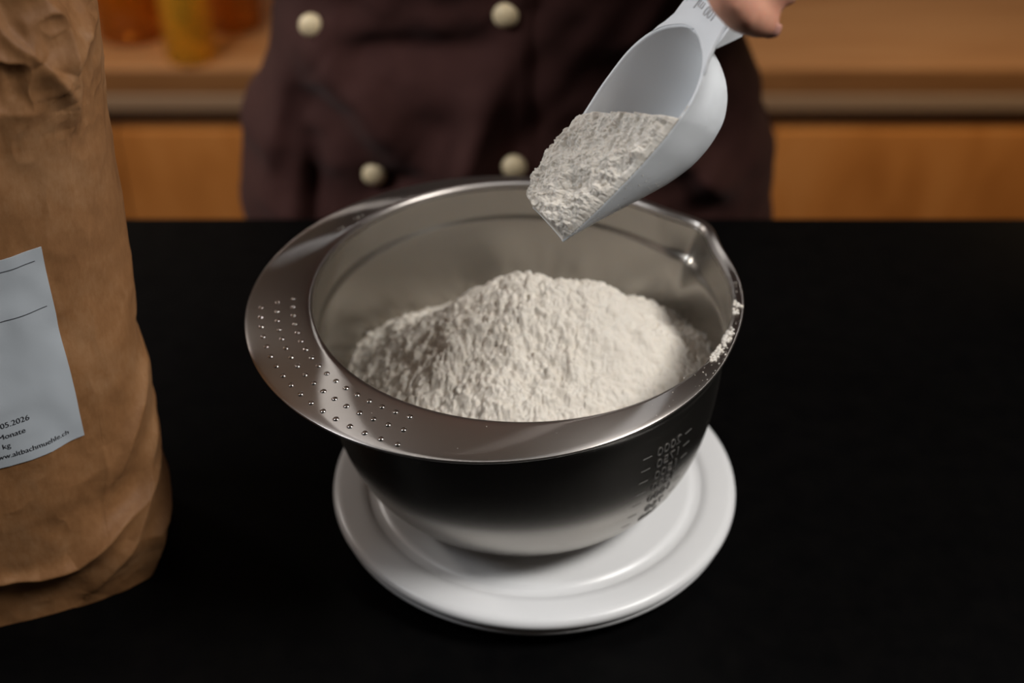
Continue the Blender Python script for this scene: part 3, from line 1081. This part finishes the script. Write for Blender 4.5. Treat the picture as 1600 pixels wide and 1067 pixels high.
sh_l = Vector((0.175, TY, 0.42)); el_l = Vector((0.325, TY - 0.10, 0.29))
sh_r = Vector((-0.175, TY, 0.42)); el_r = Vector((-0.315, TY - 0.06, 0.27)); wr_r = Vector((-0.115, 0.27, 0.40))
chain(bm, [(sh_l, 0.046), (el_l, 0.036), (el_l.lerp(wr, 0.3), 0.036), (wr, 0.0235)])
chain(bm, [(sh_r, 0.046), (el_r, 0.036), (el_r.lerp(wr_r, 0.3), 0.036), (wr_r, 0.0235)])
# right hand rests against the chest, above the frame
for k, (ddx, dl) in enumerate(((0.026, 0.070), (0.009, 0.078), (-0.009, 0.073), (-0.025, 0.058))):
    kn = wr_r + Vector((0.075, 0.015 - 0.01 * k, 0.020 - k * 0.018))
    capsule(bm, wr_r, 0.017, kn, 0.0125)
    chain(bm, [(kn, 0.0098), (kn + Vector((dl * 0.5, 0.022, -0.004)), 0.009), (kn + Vector((dl * 0.85, 0.045, -0.010)), 0.0072)])
chain(bm, [(wr_r, 0.017), (wr_r + Vector((0.035, 0.02, 0.038)), 0.0125), (wr_r + Vector((0.065, 0.035, 0.052)), 0.0105), (wr_r + Vector((0.088, 0.045, 0.055)), 0.008)])
# trunk, neck, head, legs
pel = Vector((0, TY, 0.02))
chain(bm, [((-0.075, TY, 0.0), 0.09), ((0.075, TY, 0.0), 0.09)])
chain(bm, [(pel, 0.10), ((0, TY, 0.16), 0.095), ((0, TY, 0.34), 0.105), ((0, TY, 0.45), 0.07), ((0, TY - 0.01, 0.56), 0.052), ((0, TY - 0.02, 0.60), 0.05)])
chain(bm, [((-0.08, TY, 0.16), 0.075), ((-0.09, TY, 0.33), 0.085), (sh_r, 0.05)])
chain(bm, [((0.08, TY, 0.16), 0.075), ((0.09, TY, 0.33), 0.085), (sh_l, 0.05)])
hd = Vector((0, TY - 0.03, 0.70))
chain(bm, [(hd + Vector((0, 0.015, 0.035)), 0.080), (hd + Vector((0, 0.0, -0.02)), 0.068), (hd + Vector((0, -0.030, -0.075)), 0.042)])
chain(bm, [(hd + Vector((0, -0.068, 0.0)), 0.008), (hd + Vector((0, -0.084, -0.032)), 0.013)])
for s in (-1, 1):
    chain(bm, [(hd + Vector((s * 0.074, 0.01, 0.012)), 0.013), (hd + Vector((s * 0.074, 0.008, -0.022)), 0.009)])
    chain(bm, [((s * 0.09, TY, 0.0), 0.085), ((s * 0.10, TY - 0.005, -0.42), 0.055), ((s * 0.10, TY + 0.02, -0.82), 0.038)])
    chain(bm, [((s * 0.10, TY + 0.03, -0.865), 0.033), ((s * 0.105, TY - 0.10, -0.875), 0.024)])
me0 = bpy.data.meshes.new('person_raw'); me0.from_pydata([tuple(v) for v in bm.v], [], [f[::-1] for f in bm.f])
tmp = bpy.data.objects.new('person_raw', me0); COL.objects.link(tmp)
md = tmp.modifiers.new('r', 'REMESH'); md.mode = 'VOXEL'; md.voxel_size = 0.0024
md = tmp.modifiers.new('s', 'SMOOTH'); md.iterations = 10; md.factor = 0.5
dg = bpy.context.evaluated_depsgraph_get()
mep = bpy.data.meshes.new_from_object(tmp.evaluated_get(dg))
bpy.data.objects.remove(tmp); bpy.data.meshes.remove(me0)
mep.name = 'person'
person = link('person', mep, None, M['skin'])
tag(person, 'person in a dark brown double-breasted jacket holding the scoop over the bowl', 'person')

# index fingernail
def nail(tip, dirv, up, wdt, ln):
    dirv = dirv.normalized(); up = (up - dirv * up.dot(dirv)).normalized(); sd = dirv.cross(up)
    vs = []
    n1, n2 = 9, 9
    for i in range(n1):
        t = i / (n1 - 1) - 0.5
        for j in range(n2):
            q = (j / (n2 - 1) - 0.5) * 2
            hw2 = wdt * (1 - 0.35 * (abs(t) * 2) ** 4)
            hgt2 = 0.0007 - 0.0016 * q * q - 0.0012 * max(t, 0) ** 2
            p = tip + dirv * (t * ln) + sd * (q * hw2) + up * hgt2
            vs.append(p)
    o = mesh('fingernail', vs, grid_faces(n1, n2), person, M['nail'])
    md = o.modifiers.new('t', 'SOLIDIFY'); md.thickness = 0.0006


tipv = ix[-1][0]
nail(tipv + cvec(0.0022, -0.0040, 0.0020), ix[-1][0] - ix[-3][0], cvec(0.45, -0.82, 0.30), 0.0042, 0.0085)

# jacket: lofted coat with folds, placket overlap and cream buttons
ZJ = np.linspace(-0.22, 0.50, 200)
NJ = 300
AJ = np.linspace(-PI, PI, NJ, endpoint=False)
def j_hw(z): return np.interp(z, [-0.22, -0.09, -0.03, 0.01, 0.05, 0.09, 0.13, 0.18, 0.25, 0.34, 0.40, 0.44, 0.475, 0.50], [0.228, 0.227, 0.226, 0.221, 0.207, 0.189, 0.181, 0.183, 0.197, 0.210, 0.208, 0.195, 0.13, 0.075])
def j_hd(z): return np.interp(z, [-0.22, -0.09, 0.02, 0.10, 0.18, 0.30, 0.42, 0.475, 0.50], [0.128, 0.128, 0.125, 0.115, 0.118, 0.130, 0.115, 0.085, 0.07])
JN, JN2 = Noise(41), Noise(42)
AA, ZZj = np.meshgrid(AJ, ZJ)
hwv, hdv = j_hw(ZZj), j_hd(ZZj)
pj = 2.15
cA, sA = np.cos(AA), np.sin(AA)
xj = np.sign(cA) * np.abs(cA) ** (2 / pj) * hwv
yj = np.sign(sA) * np.abs(sA) ** (2 / pj) * hdv
front = sstep(0.0, 0.6, -sA)
fold = 0.0095 * JN.f(xj * 9 + ZZj * 5, ZZj * 11 - xj * 4, 3) + 0.0030 * JN2.f(xj * 26 - ZZj * 18, ZZj * 14, 2)
def fold_line(p, q, wd, amp):
    d, sd, t = seg_dist(xj, ZZj, p, q)
    return amp * np.exp(-(d / wd) ** 2) * np.sin(np.clip(t * 0.9 + 0.05, 0, 1) * PI) ** 0.5
fold = 1.3 * fold + 1.9 * front * (fold_line((-0.148, 0.095), (-0.075, 0.040), 0.018, 0.012) + fold_line((-0.12, 0.112), (-0.02, 0.120), 0.013, -0.009)
                       + fold_line((-0.01, 0.10), (-0.055, 0.0), 0.016, 0.012) + fold_line((-0.155, 0.03), (-0.16, -0.08), 0.010, -0.011)
                       + fold_line((-0.10, 0.005), (-0.03, 0.02), 0.012, -0.008) + fold_line((-0.18, 0.09), (-0.20, -0.02), 0.012, 0.008)
                       + fold_line((-0.10, -0.02), (-0.06, 0.01), 0.010, 0.010) + fold_line((0.10, 0.06), (0.18, -0.02), 0.012, 0.008))
plk = 0.0045 * (1 - sstep(0.0105, 0.0125, xj)) * front
nxl = np.hypot(cA / hwv, sA / hdv)
yj2 = yj - (fold + plk) * front + (fold * 0.6) * (1 - front) * np.sign(sA)
xj2 = xj + fold * 0.6 * cA * (1 - front)
PJ = np.stack([xj2, yj2 + TY, ZZj], -1)
n0 = len(PJ.reshape(-1, 3))
jm = mesh('jacket', PJ.reshape(-1, 3), grid_faces(len(ZJ), NJ, True), person, M['jacket'])
jm['label'] = 'dark brown double-breasted cook jacket'
md = jm.modifiers.new('t', 'SOLIDIFY'); md.thickness = 0.0025; md.offset = -1
# collar
lathe_c = lathe('collar', [(0.066, 0.485), (0.070, 0.50), (0.066, 0.535), (0.063, 0.535), (0.064, 0.50), (0.062, 0.485)], person, M['jacket'], 60, True)
lathe_c.location = (0, TY - 0.003, 0)


def jacket_front_y(x, z):
    i = int(np.argmin(np.abs(ZJ - z)))
    row = PJ[i]; m = np.sin(AJ) < 0
    xs_, ys_ = row[m, 0], row[m, 1]
    o_ = np.argsort(xs_)
    return float(np.interp(x, xs_[o_], ys_[o_]))


bprof = [(0, -0.002), (0.0085, -0.002), (0.0094, 0.0005), (0.0092, 0.0035), (0.0070, 0.0062), (0.0035, 0.0074), (0, 0.0077)]
def place_button(pxx, pyy):
    y = 0.36
    for _ in range(6):
        d = (px(pxx, pyy, 1.0) - CAM); p = CAM + d * ((y - CAM.y) / d.y); y = jacket_front_y(p.x, p.z)
    return p


bme = None
for pxx, pyy in ((487, 38), (585, 270), (790, 22), (803, 258)):
    p = place_button(pxx, pyy)
    if bme is None:
        b = lathe('button', bprof, jm, M['button'], 32); bme = b.data
    else:
        b = bpy.data.objects.new('button', bme); COL.objects.link(b); b.parent = jm
    b.location = p + Vector((0, -0.0005, 0)); b.rotation_euler = (PI / 2 + 0.10, 0, 0)
for x, z in ((-0.165, 0.22), (0.0, 0.22), (-0.165, 0.31), (0.0, 0.31)):
    b = bpy.data.objects.new('button', bme); COL.objects.link(b); b.parent = jm
    b.location = (x, jacket_front_y(x, z) - 0.0005, z); b.rotation_euler = (PI / 2, 0, 0)


def sleeve(nodes):
    pts_ = [Vector(n[0]) for n in nodes]; rs = [n[1] for n in nodes]
    vs = []; n = 36; m = 40
    for i in range(m):
        t = i / (m - 1) * (len(nodes) - 1)
        k_ = min(int(t), len(nodes) - 2); f_ = t - k_
        p = pts_[k_].lerp(pts_[k_ + 1], f_); r = rs[k_] * (1 - f_) + rs[k_ + 1] * f_
        t0 = (pts_[k_ + 1] - pts_[k_]).normalized()
        if f_ > 0.7 and k_ + 2 < len(pts_): t0 = t0.lerp((pts_[k_ + 2] - pts_[k_ + 1]).normalized(), (f_ - 0.7) / 0.6).normalized()
        if f_ < 0.3 and k_ > 0: t0 = t0.lerp((pts_[k_] - pts_[k_ - 1]).normalized(), (0.3 - f_) / 0.6).normalized()
        a = t0.cross(Vector((0, 0, 1))).normalized(); b = t0.cross(a)
        for j in range(n):
            q = 2 * PI * j / n
            rr = r * (1 + 0.04 * math.sin(3 * q + i * 0.9) + 0.03 * math.sin(i * 1.3))
            vs.append(p + a * (rr * math.cos(q)) + b * (rr * math.sin(q)))
    o = mesh('sleeve', vs, grid_faces(m, n, True), person, M['jacket'])
    md = o.modifiers.new('t', 'SOLIDIFY'); md.thickness = 0.002; md.offset = -1


sleeve([(sh_l + Vector((-0.04, 0, 0.0)), 0.066), (sh_l, 0.064), (el_l, 0.055), (el_l.lerp(wr, 0.45), 0.050), (el_l.lerp(wr, 0.85), 0.041)])
sleeve([(sh_r + Vector((0.04, 0, 0.0)), 0.066), (sh_r, 0.064), (el_r, 0.055), (el_r.lerp(wr_r, 0.45), 0.050), (el_r.lerp(wr_r, 0.88), 0.041)])
# trousers and shoes, behind the counter
for s in (-1, 1):
    vs = []
    for i in range(20):
        t = i / 19
        z = -0.02 - t * 0.83
        r = 0.094 - 0.020 * t
        for j in range(28):
            q = 2 * PI * j / 28
            vs.append((s * 0.10 + r * math.cos(q), TY + 0.01 * t + r * 0.98 * math.sin(q), z))
    mesh('trouser_leg', vs, grid_faces(20, 28, True), person, M['trouser'])
    cb = Caps()
    capsule(cb, (s * 0.10, TY + 0.035, -0.852), 0.046, (s * 0.107, TY - 0.13, -0.862), 0.036)
    mesh('shoe', [(v.x, v.y, max(v.z, FL + 0.001)) for v in cb.v], cb.f, person, M['black_cap'])
# hair and eyes
bm = bmesh.new()
bmesh.ops.create_uvsphere(bm, u_segments=40, v_segments=24, radius=0.092, matrix=Matrix.Translation(hd + Vector((0, 0.022, 0.040))))
bmesh.ops.delete(bm, geom=[v for v in bm.verts if v.co.y < hd.y - 0.02 and v.co.z < hd.z + 0.075 or v.co.z < hd.z - 0.035], context='VERTS')
o = from_bm('hair', bm, person, M['hair'], True)
md = o.modifiers.new('t', 'SOLIDIFY'); md.thickness = 0.006
for s in (-1, 1):
    bm = bmesh.new(); bmesh.ops.create_uvsphere(bm, u_segments=16, v_segments=10, radius=0.0105, matrix=Matrix.Translation(hd + Vector((s * 0.028, -0.0585, 0.004))))
    from_bm('eye', bm, person, M['eye'], True)
